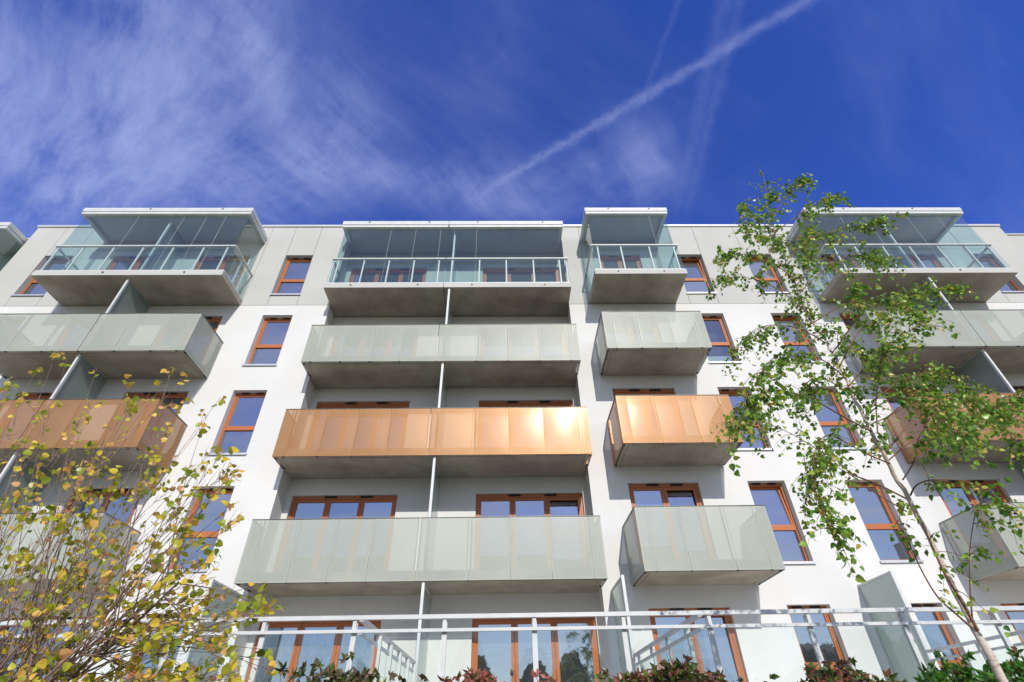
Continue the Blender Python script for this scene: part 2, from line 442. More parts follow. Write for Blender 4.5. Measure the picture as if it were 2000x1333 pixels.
# lower plaster facade, split round the recess
wall_with_holes(mb, X0, RX0, -.5, SEAM, 0, [h for h in lo if h[1] < RX0], REV)
wall_with_holes(mb, RX1, X1, -.5, SEAM, 0, [h for h in lo if h[0] > RX1], REV)
mb.quad((RX0, 0, -.5), (RX0, RY, -.5), (RX0, RY, SEAM), (RX0, 0, SEAM)); mb.quad((RX1, RY, -.5), (RX1, 0, -.5), (RX1, 0, SEAM), (RX1, RY, SEAM))
wall_with_holes(mb, RX0, RX1, -.5, SEAM, RY, [(a, b, c, d) for (fl, a, b, c, d, n) in recess_doors if fl < 5], .14)
mb.quad((X0, 14, -1.6), (X0, 0, -1.6), (X0, 0, SEAM), (X0, 14, SEAM)); mb.quad((X1, 0, -1.6), (X1, 14, -1.6), (X1, 14, SEAM), (X1, 0, SEAM))
mb.quad((X1, 14, -1.6), (X0, 14, -1.6), (X0, 14, ROOF), (X1, 14, ROOF))
mb.build('facade_wall', 'plaster', bld)
mb = MB()
seams = [-16.41, -15.39, -7.835, -6.864, 6.31, 7.281, 8.86, 9.842, 17.27, 18.25, -14.6, -8.7, 2.9, 10.74, 16.45]
HB = SEAM + .012
wall_with_holes(mb, X0, RX0, HB, ROOF, 0, [h for h in hi if h[1] < RX0], REV, .006, seams)
wall_with_holes(mb, RX1, X1, HB, ROOF, 0, [h for h in hi if h[0] > RX1], REV, .006, seams)
mb.quad((RX0, 0, 14.62), (RX1, 0, 14.62), (RX1, 0, ROOF), (RX0, 0, ROOF))
mb.quad((RX0, 0, 14.62), (RX0, RY, 14.62), (RX1, RY, 14.62), (RX1, 0, 14.62))
mb.quad((RX0, 0, HB), (RX0, RY, HB), (RX0, RY, 14.62), (RX0, 0, 14.62)); mb.quad((RX1, RY, HB), (RX1, 0, HB), (RX1, 0, 14.62), (RX1, RY, 14.62))
wall_with_holes(mb, RX0, RX1, HB, 14.62, RY, [(a, b, c, d) for (fl, a, b, c, d, n) in recess_doors if fl == 5], .14)
mb.quad((X0, 14, HB), (X0, 0, HB), (X0, 0, ROOF), (X0, 14, ROOF)); mb.quad((X1, 0, HB), (X1, 14, HB), (X1, 14, ROOF), (X1, 0, ROOF))
mb.build('upper_facade_wall', 'cladding', bld, label='light grey cladding panels of the top storey')
mb = MB()
for x in seams:
    for c, d in ((HB, 11.888-.03), (13.836, ROOF)): mb.box(x-.012, x+.012, .015, .022, c, d)
for a, b in ((X0, RX0), (RX1, X1)): mb.box(a+.01, b-.01, .015, .03, SEAM-.004, HB+.004)
mb.build('joint_backing', 'dark_gap', bld)
mb = MB(); mb.box(X0-.04, X1+.04, -.045, 14.0, ROOF, ROOF+.03); mb.box(X0-.04, X1+.04, -.05, -.03, ROOF+.0305, ROOF+.085); mb.box(X0-.04, X1+.04, -.029, 14, ROOF+.0305, ROOF+.08)
mb.build('roof', 'coping', bld)
# set back wings left and right
mb = MB(); mb.quad((-40, .6, -1.6), (X0, .6, -1.6), (X0, .6, ROOF), (-40, .6, ROOF)); mb.box(-40, X0-.045, .56, 10, ROOF, ROOF+.07)
mb.build('wing_wall', 'cladding', bld)
mb = MB(); mb.quad((X1, .44, -1.6), (42, .44, -1.6), (42, .44, ROOF), (X1, .44, ROOF)); mb.box(X1+.045, 42, .40, 10, ROOF, ROOF+.07)
mb.build('wing_wall', 'cladding', bld)

# ---- windows
def pane(parent, x0, x1, y, z0, z1, tilt=0.0, mat='pane'):
    dy = math.tan(tilt)*(z1-z0); e1, e2 = rng.uniform(-.004, .004), rng.uniform(-.004, .004)
    a = Vector((x0, y, z0)); b = Vector((x1, y+e1, z0)); c = Vector((x1, y+dy+e1+e2, z1)); d = Vector((x0, y+dy+e2, z1))
    mb = MB(); e = Vector((0, .02, 0))
    mb.quad(a, b, c, d); mb.quad(b+e, a+e, d+e, c+e)
    for p, q in ((a, b), (b, c), (c, d), (d, a)): mb.quad(q, p, p+e, q+e)
    return mb.build('pane', mat, parent)

def window(x0, x1, z0, z1, y=0.0, tilt=0.0, curtain=False):
    pm = 'room_glass' if curtain else 'pane'
    yf = y + .17
    zt = z0 + (z1-z0)*.418
    mb = MB()
    mb.ring(x0+.004, x1-.004, yf, yf+.08, z0+.004, z1-.004, .055, wt=.075)
    mb.box(x0+.059, x1-.059, yf-.006, yf+.07, zt-.055, zt+.035)
    w = mb.build('window', 'wood', bld)
    # sashes
    t = math.tan(tilt)
    mb = MB(); a, b, c, d = x0+.06, x1-.06, zt+.037, z1-.081
    if tilt:
        hh = d-c
        def pt(x, dy, z): return (x, yf+.012+dy+t*(z-c), z)
        for (xa, xb, za, zb) in ((a, a+.05, c, d), (b-.05, b, c, d), (a+.05, b-.05, c, c+.05), (a+.05, b-.05, d-.05, d)):
            mb.quad(pt(xa, 0, za), pt(xb, 0, za), pt(xb, 0, zb), pt(xa, 0, zb))
            mb.quad(pt(xa, .06, za), pt(xa, 0, za), pt(xa, 0, zb), pt(xa, .06, zb)); mb.quad(pt(xb, 0, za), pt(xb, .06, za), pt(xb, .06, zb), pt(xb, 0, zb))
            mb.quad(pt(xa, 0, zb), pt(xb, 0, zb), pt(xb, .06, zb), pt(xa, .06, zb)); mb.quad(pt(xa, .06, za), pt(xb, .06, za), pt(xb, 0, za), pt(xa, 0, za))
    else: mb.ring(a, b, yf+.012, yf+.07, c, d, .045)
    mb.build('sash', 'wood', w)
    pane(w, a+.046, b-.046, yf+.035, c+.046, d-.046, tilt, pm)
    pane(w, x0+.056, x1-.056, yf+.035, z0+.06, zt-.056, 0.0, pm)
    if curtain:
        box('curtain', 'curtain', w, x0+.07, x1-.07, yf+.13, yf+.14, z0+.07, z0+.44)
        box('curtain', 'curtain', w, x0+.07, x0+.30, yf+.16, yf+.17, zt+.05, z1-.1)
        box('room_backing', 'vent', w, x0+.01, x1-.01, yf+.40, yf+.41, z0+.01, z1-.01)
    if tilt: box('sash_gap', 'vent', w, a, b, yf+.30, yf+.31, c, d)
    for k in (.30, .72):
        xm = x0 + (x1-x0)*k; q = MB()
        q.tube([(xm-.12, yf-.02, z1-.030), (xm-.10, yf-.022, z1-.030), (xm+.10, yf-.022, z1-.030), (xm+.12, yf-.02, z1-.030)], [.008, .022, .022, .008], 8)
        q.build('vent', 'vent', w)
    MB().box(x0-.03, x1+.03, y-.045, y+.165, z0-.036, z0-.006).box(x0-.03, x1+.03, y-.047, y-.043, z0-.062, z0-.037).build('sill', 'aluminium', w)
    return w
TILTS = {(5, 6.31): .10, (2, 6.31): .07, (3, 6.31): .05, (4, 8.87): .05}
for fl, a, b, c, d in windows:
    window(a, b, c, d, 0.0, TILTS.get((fl, a), 0.0), (fl, a) in ((4, 6.31), (3, -16.41)))

def door(x0, x1, z0, z1, y, n, tilted=()):
    yf = y + .09
    mb = MB(); mb.ring(x0+.004, x1-.004, yf, yf+.07, z0+.004, z1-.004, .06, wt=.08)
    w = (x1-x0-.12)/n
    dr = mb.build('balcony_door', 'wood', bld)
    for k in range(n):
        a, b = x0+.06+w*k+.004, x0+.06+w*(k+1)-.004
        s = MB().ring(a, b, yf+.012, yf+.062, z0+.07, z1-.088, .075).build('leaf_frame', 'wood', dr)
        pane(dr, a+.076, b-.076, yf+.035, z0+.146, z1-.164, .035 if k in tilted else 0.0)
    for k in (.36, .70):
        xm = x0 + (x1-x0)*k
        MB().tube([(xm-.17, yf-.018, z1-.03), (xm-.14, yf-.02, z1-.03), (xm+.14, yf-.02, z1-.03), (xm+.17, yf-.018, z1-.03)], [.01, .026, .026, .01], 8).build('vent', 'vent', dr)
    return dr
for fl, a, b, c, d, n in doors: door(a, b, c, d, 0.0, n, (1,) if a in (3.195,) and fl in (2, 1) else ())
for fl, a, b, c, d, n in recess_doors: door(a, b, c, d, RY, n, (2,) if a > -1 and fl == 2 else ())

# ---- perforated balconies
def perf_sheet(mb, p0, p1, z0, z1, nrm, bow):
    p0, p1, nrm = Vector(p0), Vector(p1), Vector(nrm)
    tx, tz = rng.uniform(-.004, .004), rng.uniform(-.004, .004)
    ph = rng.uniform(-.25, .25)
    def fn(s, t):
        k = bow*(1-(2*s-1+ph*.3)**2)*(1-(2*t-1)**2) + tx*(s-.5) + tz*(t-.5)
        q = p0.lerp(p1, s) + nrm*k
        return (q.x, q.y, z0 + (z1-z0)*t)
    L = (p1-p0).length; mu = min(.022/L, .12); mv = .020/(z1-z0)
    mb.sheet(fn, [0, mu] + [mu + (1-2*mu)*k/6 for k in range(1, 6)] + [1-mu, 1], [0, mv] + [mv + (1-2*mv)*k/6 for k in range(1, 6)] + [1-mv, 1])

def perforated_balcony(x0, x1, yf, floor, seams, split=None, recess=False, copper=False, sides=('l', 'r'), label=None):
    sheet, trim = ('copper', 'copper_plain') if copper else ('sage', 'sage_plain')
    sb = fz(8.482, floor); pt = fz(9.794, floor); pb = fz(8.460, floor)
    mb = MB(); yi = yf + .07
    if recess:
        mb.box(x0+.07, x1-.07, yi, -.002, sb, sb+.2); mb.box(RX0+.002, RX1-.002, -.0015, RY-.002, sb, sb+.2)
    else: mb.box(x0+.07, x1-.07, yi, -.002, sb, sb+.2)
    sl = mb.build('balcony', 'concrete', bld, label=label)
    g_ = MB()                                                # drip line: raised dark strip in place of a groove and its shade
    g_.box(x0+.16, x1-.16, yi+.08, yi+.092, sb-.004, sb-.0005); g_.box(x0+.15, x0+.16, yi+.08, -.02, sb-.004, sb-.0005); g_.box(x1-.16, x1-.15, yi+.08, -.02, sb-.004, sb-.0005)
    g_.build('drip_line', 'dark_metal', sl)
    ed = [x0] + list(seams) + [x1]
    if split is not None and split not in ed: ed = sorted(ed + [split])
    for a, b in zip(ed[:-1], ed[1:]):
        ga = .012 if split is not None and abs(a-split) < 1e-6 else .004
        gb = .012 if split is not None and abs(b-split) < 1e-6 else .004
        m_ = MB(); perf_sheet(m_, (a+(ga if a != x0 else 0), yf, 0), (b-(gb if b != x1 else 0), yf, 0), pb, pt, (0, -1, 0), .011 if b-a > .5 else .001)
        m_.build('front_panel', sheet, sl, True, None, sheet + '_solid')
    for s in ed[1:-1]:
        m_ = MB(); m_.box(s-.055, s-.015, yf+.012, yf+.022, sb+.02, pt-.02); m_.box(s+.015, s+.055, yf+.012, yf+.022, sb+.02, pt-.02)
        m_.build('panel_post', trim, sl)
        MB().box(s-.03, s+.03, yf+.01, yf+.068, pb+.0, pb+.012).box(s-.012, s+.012, yf+.02, yf+.06, pb-.022, pb-.001).build('bracket', 'dark_metal', sl)
    for sd_ in sides:
        x = x0 if sd_ == 'l' else x1; nx = -1 if sd_ == 'l' else 1
        m_ = MB(); perf_sheet(m_, (x, yf+.002, 0), (x, -.03, 0), pb, pt, (nx, 0, 0), .003)
        m_.build('side_panel', sheet, sl, True, None, sheet + '_solid')
        xi = x - nx*.015
        box('panel_post', trim, sl, xi-.006, xi+.006, yf+.28, yf+.32, sb+.02, pt-.02)
        m_ = MB(); m_.box(min(xi, xi-nx*.05), max(xi, xi-nx*.05), -.16, -.10, sb+.02, pt-.02); m_.build('panel_post', trim, sl)
        for yy in (yf+.10, -.16):
            MB().box(min(x-nx*.006, x-nx*.065), max(x-nx*.006, x-nx*.065), yy, yy+.09, pb+.002, pb+.014).box(x-nx*.045-.012, x-nx*.045+.012, yy+.02, yy+.05, pb-.02, pb+.001).build('bracket', 'dark_metal', sl)
    m_ = MB()
    cuts = [x0-.004] + ([split] if split else []) + [x1+.004]
    for a, b in zip(cuts[:-1], cuts[1:]): m_.box(a+(.008 if a != cuts[0] else 0), b-(.008 if b != cuts[-1] else 0), yf-.012, yf+.035, pt+.001, pt+.014)
    for sd_ in sides:
        x = x0 if sd_ == 'l' else x1
        m_.box(x-.012 if sd_ == 'l' else x-.030, x+.030 if sd_ == 'l' else x+.012, yf+.036, -.01, pt+.001, pt+.014)
    m_.build('handrail', 'dark_metal', sl)
    if 'l' in sides or 'r' in sides:
        m_ = MB(); m_.box(x0+.01, x1-.01, yf+.026, yf+.034, pb+.002, pb+.03); m_.build('bottom_rail', trim, sl)
    return sl

C_SEAMS = [-5.48, -4.642, -3.80, -2.965, -.775, .123, 1.03, 1.937]
R_SEAMS = [3.155, 3.875, 4.83, 5.55]
L_SEAMS = [-14.27, -13.55, -12.59, -10.64, -9.66, -8.95]
Q_SEAMS = [10.97, 11.70, 12.65, 14.52, 15.45, 16.17]
def screen(parent, x, y0, y1, z0, z1, front=True, name='divider_screen'):
    s = MB().box(x-.009, x+.009, y0+.06, y1-.01, z0+.03, z1-.03).build(name, 'frosted_glass', parent)
    return s
def screen_edge(parent, x, y0, y1, z0, z1):
    m_ = MB(); m_.box(x-.03, x+.03, y0, y0+.06, z0, z1-.02)
    m_.box(x-.015, x+.015, y0+.061, y1-.01, z1-.03, z1-.004); m_.box(x-.015, x+.015, y1-.03, y1-.005, z0, z1-.031)
    m_.build('screen_frame', 'white_metal', parent)
for fl in (4, 3, 2):
    cp = fl == 3
    tone = 'copper coloured perforated metal' if cp else 'sage grey perforated metal'
    b1 = perforated_balcony(-5.735, 2.2126, -.84, fl, C_SEAMS, -1.917, True, cp, label='wide middle balcony behind %s panels' % tone if cp else None)
    b2 = perforated_balcony(2.89, 5.818, -1.402, fl, R_SEAMS, None, False, cp, label='narrow balcony boxed in %s' % tone if cp else None)
    b3 = perforated_balcony(-14.55, -8.728, -1.402, fl, L_SEAMS, -11.605, False, cp, label='left hand balcony boxed in %s' % tone if cp else None)
    b4 = perforated_balcony(10.735, 16.43, -1.402, fl, Q_SEAMS, 13.585, False, cp, label='right hand balcony boxed in %s' % tone if cp else None)
    up_ = 11.40 if fl == 4 else fz(8.482, fl+1)
    zf = fz(8.482, fl)+.201
    for b, x, yb, yf in ((b1, -1.73, RY, -.76), (b3, -11.64, 0, -1.25), (b4, 13.585, 0, -1.25)):
        screen(b, x, yf, yb, zf, up_ - .002); screen_edge(b, x, yf, yb, zf, up_ - .002)

# ---- glazed balconies on the top storey
def glazed_balcony(x0, x1, yf, yb, cx0, cx1, cyf, posts, panes, split=None, sides=('l', 'r'), spouts=(), label=None):
    sb, st = 11.401, 11.60
    mb = MB()
    cuts = [x0, x1] if split is None else [x0, split-.012, split+.012, x1]
    for a, b in zip(cuts[0::2], cuts[1::2]): mb.box(a, b, yf, min(yb, -.002), sb, st)
    if yb > 0: mb.box(RX0+.002, RX1-.002, -.0015, yb-.002, sb, st)
    sl = mb.build('balcony', 'concrete', bld, label=label)
    fr = MB()
    for a, b in zip(cuts[0::2], cuts[1::2]): fr.box(a-.002, b+.002, yf-.006, yf-.001, sb+.004, st)
    fr.build('fascia', 'cladding', sl)
    for xs in spouts:
        MB().tube([(xs, yf+.0, sb+.12), (xs, yf-.03, sb+.12)], [.028, .028], 10).build('spout', 'dark_metal', sl)
    yr = yf + .03
    edges = [x0+.02, x1-.02] if split is None else [x0+.02, split-.02, split+.02, x1-.02]
    for a, b in zip(edges[0::2], edges[1::2]):
        box('bottom_rail', 'white_metal', sl, a, b, yr-.02, yr+.02, st+.012, st+.045)
        box('railing_glass', 'clear_glass', sl, a+.002, b-.002, yr-.006, yr+.006, st+.046, 12.755)
        box('handrail', 'white_metal', sl, a-.01, b+.01, yr-.03, yr+.035, 12.757, 12.80)
    for s in sides:
        x = x0+.03 if s == 'l' else x1-.03
        box('bottom_rail', 'white_metal', sl, x-.02, x+.02, yr+.022, -.01, st+.012, st+.045)
        box('railing_glass', 'clear_glass', sl, x-.006, x+.006, yr+.022, -.01, st+.046, 12.755)
        box('handrail', 'white_metal', sl, x-.03, x+.03, yr+.036, -.005, 12.757, 12.80)
        box('railing_post', 'white_metal', sl, x-.055 if s == 'r' else x+.015, x-.015 if s == 'r' else x+.055, -.75, -.70, st, 12.755)
    for x in posts:
        box('railing_post', 'white_metal', sl, x-.022, x+.022, yr+.014, yr+.055, st, 12.756)
    # sliding glass from floor to canopy
    yg = cyf + .10
    ed = [cx0+.10] + list(panes) + [cx1-.10]
    for a, b in zip(ed[:-1], ed[1:]):
        box('glazing_pane', 'glazing_glass', sl, a+.004, b-.004, yg, yg+.01, st+.05, 14.468)
    for x in panes: box('glazing_joint', 'white_metal', sl, x-.0022, x+.0022, yg-.002, yg+.012, st+.05, 14.466)
    for s in sides:
        x = cx0+.09 if s == 'l' else cx1-.09
        n = 2; L = (-.02 - (yg+.02))/n
        for k in range(n):
            box('glazing_pane', 'glazing_glass', sl, x-.005, x+.005, yg+.02+L*k+.004, yg+.02+L*(k+1)-.004, st+.05, 14.468)
    box('floor_track', 'aluminium', sl, cx0+.06, cx1-.06, yg-.025, yg+.035, st+.001, st+.045)
    cm = MB()
    cuts = [cx0, cx1] if split is None else [cx0, split-.03, split-.01, cx1]
    for a, b in zip(cuts[0::2], cuts[1::2]):
        cm.box(a, b, cyf, min(yb, -.002), 14.585, 14.774)
    cn = cm.build('canopy', 'soffit', bld)
    cf = MB()
    for a, b in zip(cuts[0::2], cuts[1::2]):
        cf.box(a-.002, b+.002, cyf-.008, cyf-.001, 14.60, 14.775)
    for s in sides:
        x = cx0 if s == 'l' else cx1; w = -.007 if s == 'l' else .001
        cf.box(x+w, x+w+.006, cyf, -.003, 14.60, 14.775)
    cf.build('fascia', 'white_metal', cn)
    tr = MB()
    for a, b in zip(cuts[0::2], cuts[1::2]): tr.box(a+.01, b-.01, cyf+.012, cyf+.15, 14.472, 14.582)
    for s in sides:
        x = cx0+.012 if s == 'l' else cx1-.15
        tr.box(x, x+.138, cyf+.151, -.004, 14.472, 14.582)
    tr.build('glazing_track', 'white_metal', cn)
    for xs in spouts:
        MB().tube([(xs+.1, cyf, 14.71), (xs+.1, cyf-.03, 14.71)], [.026, .026], 10).build('spout', 'dark_metal', cn)
    return sl, cn
gl, _ = glazed_balcony(-14.547, -8.71, -1.382, 0, -14.60, -8.757, -1.359, [-14.42, -13.63, -12.66, -11.71, -10.74, -9.76, -8.99], [-12.64, -11.065, -10.30, -9.64], spouts=(-12.4, -9.9), label='wide glazed top storey balcony under a flat canopy')
screen(gl, -11.64, -1.0, 0, 11.64, 14.47); screen_edge(gl, -11.64, -1.06, 0, 11.64, 14.47)
gl, _ = glazed_balcony(-5.749, 2.205, -.8005, RY, -5.753, 2.181, -.7724, [-5.52, -4.666, -3.827, -2.988, -2.147, -1.71, -.785, .116, 1.029, 1.914], [-3.998, -3.113, -2.223, -1.73, -.93], split=-1.915, spouts=(-4.9, -2.75, -1.0, 1.35), label='long glazed top storey balcony in the recess')
screen(gl, -1.73, -.45, RY, 11.64, 14.47); screen_edge(gl, -1.73, -.51, RY, 11.64, 14.47)
gl, _ = glazed_balcony(2.903, 5.8185, -1.382, 0, 2.919, 5.834, -1.359, [3.127, 3.901, 4.841, 5.654], [5.167], spouts=(3.65, 5.1), label='narrow glazed top storey balcony')
gl, _ = glazed_balcony(10.74, 16.42, -1.382, 0, 10.77, 16.48, -1.359, [11.02, 11.75, 12.70, 13.60, 14.56, 15.50, 16.27], [12.0, 12.9, 14.4, 15.5], spouts=(12.1, 14.6), label='glazed top storey balcony behind the birch')
screen(gl, 13.585, -1.0, 0, 11.64, 14.47); screen_edge(gl, 13.585, -1.06, 0, 11.64, 14.47)
# neighbouring glazed balcony on the set back wing
def shift_build():
    sl = MB().box(-23.4, -17.62, -.76, .598, 11.401, 11.60).build('balcony', 'concrete', bld)
    cn = MB().box(-23.4, -17.60, -.745, .598, 14.585, 14.774).build('canopy', 'soffit', bld)
    MB().box(-23.4, -17.598, -.753, -.746, 14.60, 14.775).box(-17.599, -17.592, -.745, .55, 14.60, 14.775).build('fascia', 'white_metal', cn)
    MB().box(-23.4, -17.612, -.733, -.60, 14.472, 14.582).box(-17.75, -17.612, -.599, .59, 14.472, 14.582).build('glazing_track', 'white_metal', cn)
    for k in range(6): box('glazing_pane', 'glazing_glass', sl, -23.3+.93*k, -23.3+.93*(k+1)-.01, -.66, -.65, 11.65, 14.468)
    box('glazing_pane', 'glazing_glass', sl, -17.70, -17.69, -.64, -.06, 11.65, 14.468); box('glazing_pane', 'glazing_glass', sl, -17.70, -17.69, -.05, .58, 11.65, 14.468)
    box('handrail', 'white_metal', sl, -23.4, -17.63, -.75, -.70, 12.757, 12.80); box('railing_glass', 'clear_glass', sl, -23.4, -17.63, -.73, -.718, 11.64, 12.755)
shift_build()

# ------------------------------------------------------------------ terrace things
def privacy(x, y0, y1, z0, z1, label):
    e = empty('privacy_screen', (x, (y0+y1)/2, z0), label, 'privacy screen', 'frosted screens between the ground floor terraces')
    MB().box(x-.009, x+.009, y0+.055, y1-.03, z0+.04, z1-.045).build('glass_sheet', 'frosted_glass', e)
    m_ = MB(); m_.box(x-.03, x+.03, y0, y0+.054, z0, z1); m_.box(x-.022, x+.022, y0+.055, y1-.031, z1-.044, z1-.004); m_.box(x-.022, x+.022, y1-.03, y1-.003, z0, z1-.004)
    m_.build('frame', 'white_metal', e)
privacy(8.10, -1.27, 0, TERR, 2.64, 'frosted glass screen beside the birch stem, between two orange framed windows')
privacy(2.43, -1.34, 0, TERR, 2.61, 'frosted glass screen seen edge on below the narrow sage balcony')
privacy(-5.92, -1.40, 0, TERR, 2.63, 'frosted glass screen by the yellow leaved tree, left of the middle terrace doors')
privacy(-1.73, -.80, RY, TERR, 2.64, 'tall frosted glass screen in the middle of the recessed terrace')

ZR = 1.20
def railing(name, pts, posts, label, glass=True):
    """a two rail terrace railing along one axis"""
    (xa, ya), (xb, yb) = pts
    e = empty(name, ((xa+xb)/2, (ya+yb)/2, TERR), label, 'railing', 'painted railings of the terrace')
    along_x = abs(xb-xa) > abs(yb-ya)
    def bar(nm, za, zb, w, mat='white_metal'):
        if along_x: box(nm, mat, e, xa, xb, ya-w, ya+w, za, zb)
        else: box(nm, mat, e, xa-w, xa+w, ya, yb, za, zb)
    bar('top_rail', ZR-.046, ZR, .030)
    bar('middle_rail', ZR-.185, ZR-.15, .022)
    for p in posts:
        m_ = MB()
        if along_x: m_.box(p-.022, p+.022, ya-.012, ya+.028, ZR-.149, ZR-.0465); m_.box(p-.03, p+.03, ya+.024, ya+.064, TERR, ZR-.06)
        else: m_.box(xa-.012, xa+.028, p-.022, p+.022, ZR-.149, ZR-.0465); m_.box(xa+.024, xa+.064, p-.03, p+.03, TERR, ZR-.06)
        m_.build('post', 'white_metal', e)
    if glass:
        ps = sorted([xa if along_x else ya] + list(posts) + [xb if along_x else yb])
        for a, b in zip(ps[:-1], ps[1:]):
            if b-a < .3: continue
            if along_x: box('glass_sheet', 'clear_glass', e, a+.04, b-.04, ya-.005, ya+.005, TERR+.08, ZR-.187)
            else: box('glass_sheet', 'clear_glass', e, xa-.005, xa+.005, a+.04, b-.04, TERR+.08, ZR-.187)
    return e
YR = -5.52
fp = [-13.7, -12.6, -11.5, -10.4, -9.35, -8.3, -7.2, -6.15, -5.06, -3.98, -2.897, -1.811, -.727, .36, 1.448, 2.50, 3.728, 4.906, 6.065, 7.25, 8.43, 9.6, 10.8, 12.0]
railing('terrace_railing', ((-14.5, YR), (12.6, YR)), fp, 'long white painted front railing running across the whole terrace edge')
railing('terrace_railing', ((-1.76, YR+.10), (-1.76, -.86)), [-4.4, -3.55, -2.7, -1.85, -1.0], 'white dividing railing running back to the middle frosted screen')
railing('terrace_railing', ((2.43, YR+.10), (2.43, -1.40)), [-4.7, -3.7, -2.7, -1.7], 'white dividing railing left of the plain white wall, below the narrow balcony')
railing('terrace_railing', ((8.03, YR+.10), (8.03, -1.33)), [-4.6, -3.6, -2.6, -1.6], 'white dividing railing crossing behind the birch stem')

# ------------------------------------------------------------------ plants
class Leaves:
    def __init__(s, seed): s.mb = MB(); s.r = random.Random(seed)
    def leaf(s, p, d, size, wide=.8, fold=.25, heart=False):
        r = s.r
        d = Vector(d).normalized()
        ref = Vector((r.gauss(0, 1), r.gauss(0, 1), r.gauss(0, 1)))
        sd_ = d.cross(ref)
        if sd_.length < 1e-4: sd_ = d.cross(Vector((1, .3, .2)))
        sd_.normalize(); nn = d.cross(sd_)
        w = wide*size*.5
        prof = ((.02, .0), (.12, .78), (.34, 1.0), (.62, .72), (.84, .28)) if not heart else ((-.07, .42), (.10, 1.0), (.40, 1.06), (.70, .80), (.91, .36))
        i = len(s.mb.v)
        p = Vector(p); tip = p + d*size + nn*(-.10*size)
        s.mb.v.append(tuple(p)); s.mb.v.append(tuple(p + d*size*.5 - nn*fold*w*.2)); s.mb.v.append(tuple(tip))
        for sg in (-1, 1):
            for t, k in prof:
                s.mb.v.append(tuple(p + d*size*t + sd_*sg*w*k + nn*(fold*w*k - .12*size*t*t)))
        a = i+3; b = i+8
        s.mb.f += [(i, a, a+1, a+2), (i, a+2, i+1), (i+1, a+2, a+3, a+4), (i+1, a+4, i+2)]
        s.mb.f += [(i, b+2, b+1, b), (i, i+1, b+2), (i+1, b+4, b+3, b+2), (i+1, i+2, b+4)]

def smooth_poly(pts, n):
    """Catmull-Rom through 3D points"""
    out = []
    P = [Vector(p) for p in pts]
    for k in range(len(P)-1):
        a, b, c, d = P[max(k-1, 0)], P[k], P[k+1], P[min(k+2, len(P)-1)]
        for j in range(n):
            t = j/n
            out.append(.5*((2*b) + (c-a)*t + (2*a-5*b+4*c-d)*t*t + (3*b-a-3*c+d)*t**3))
    out.append(P[-1])
    return out

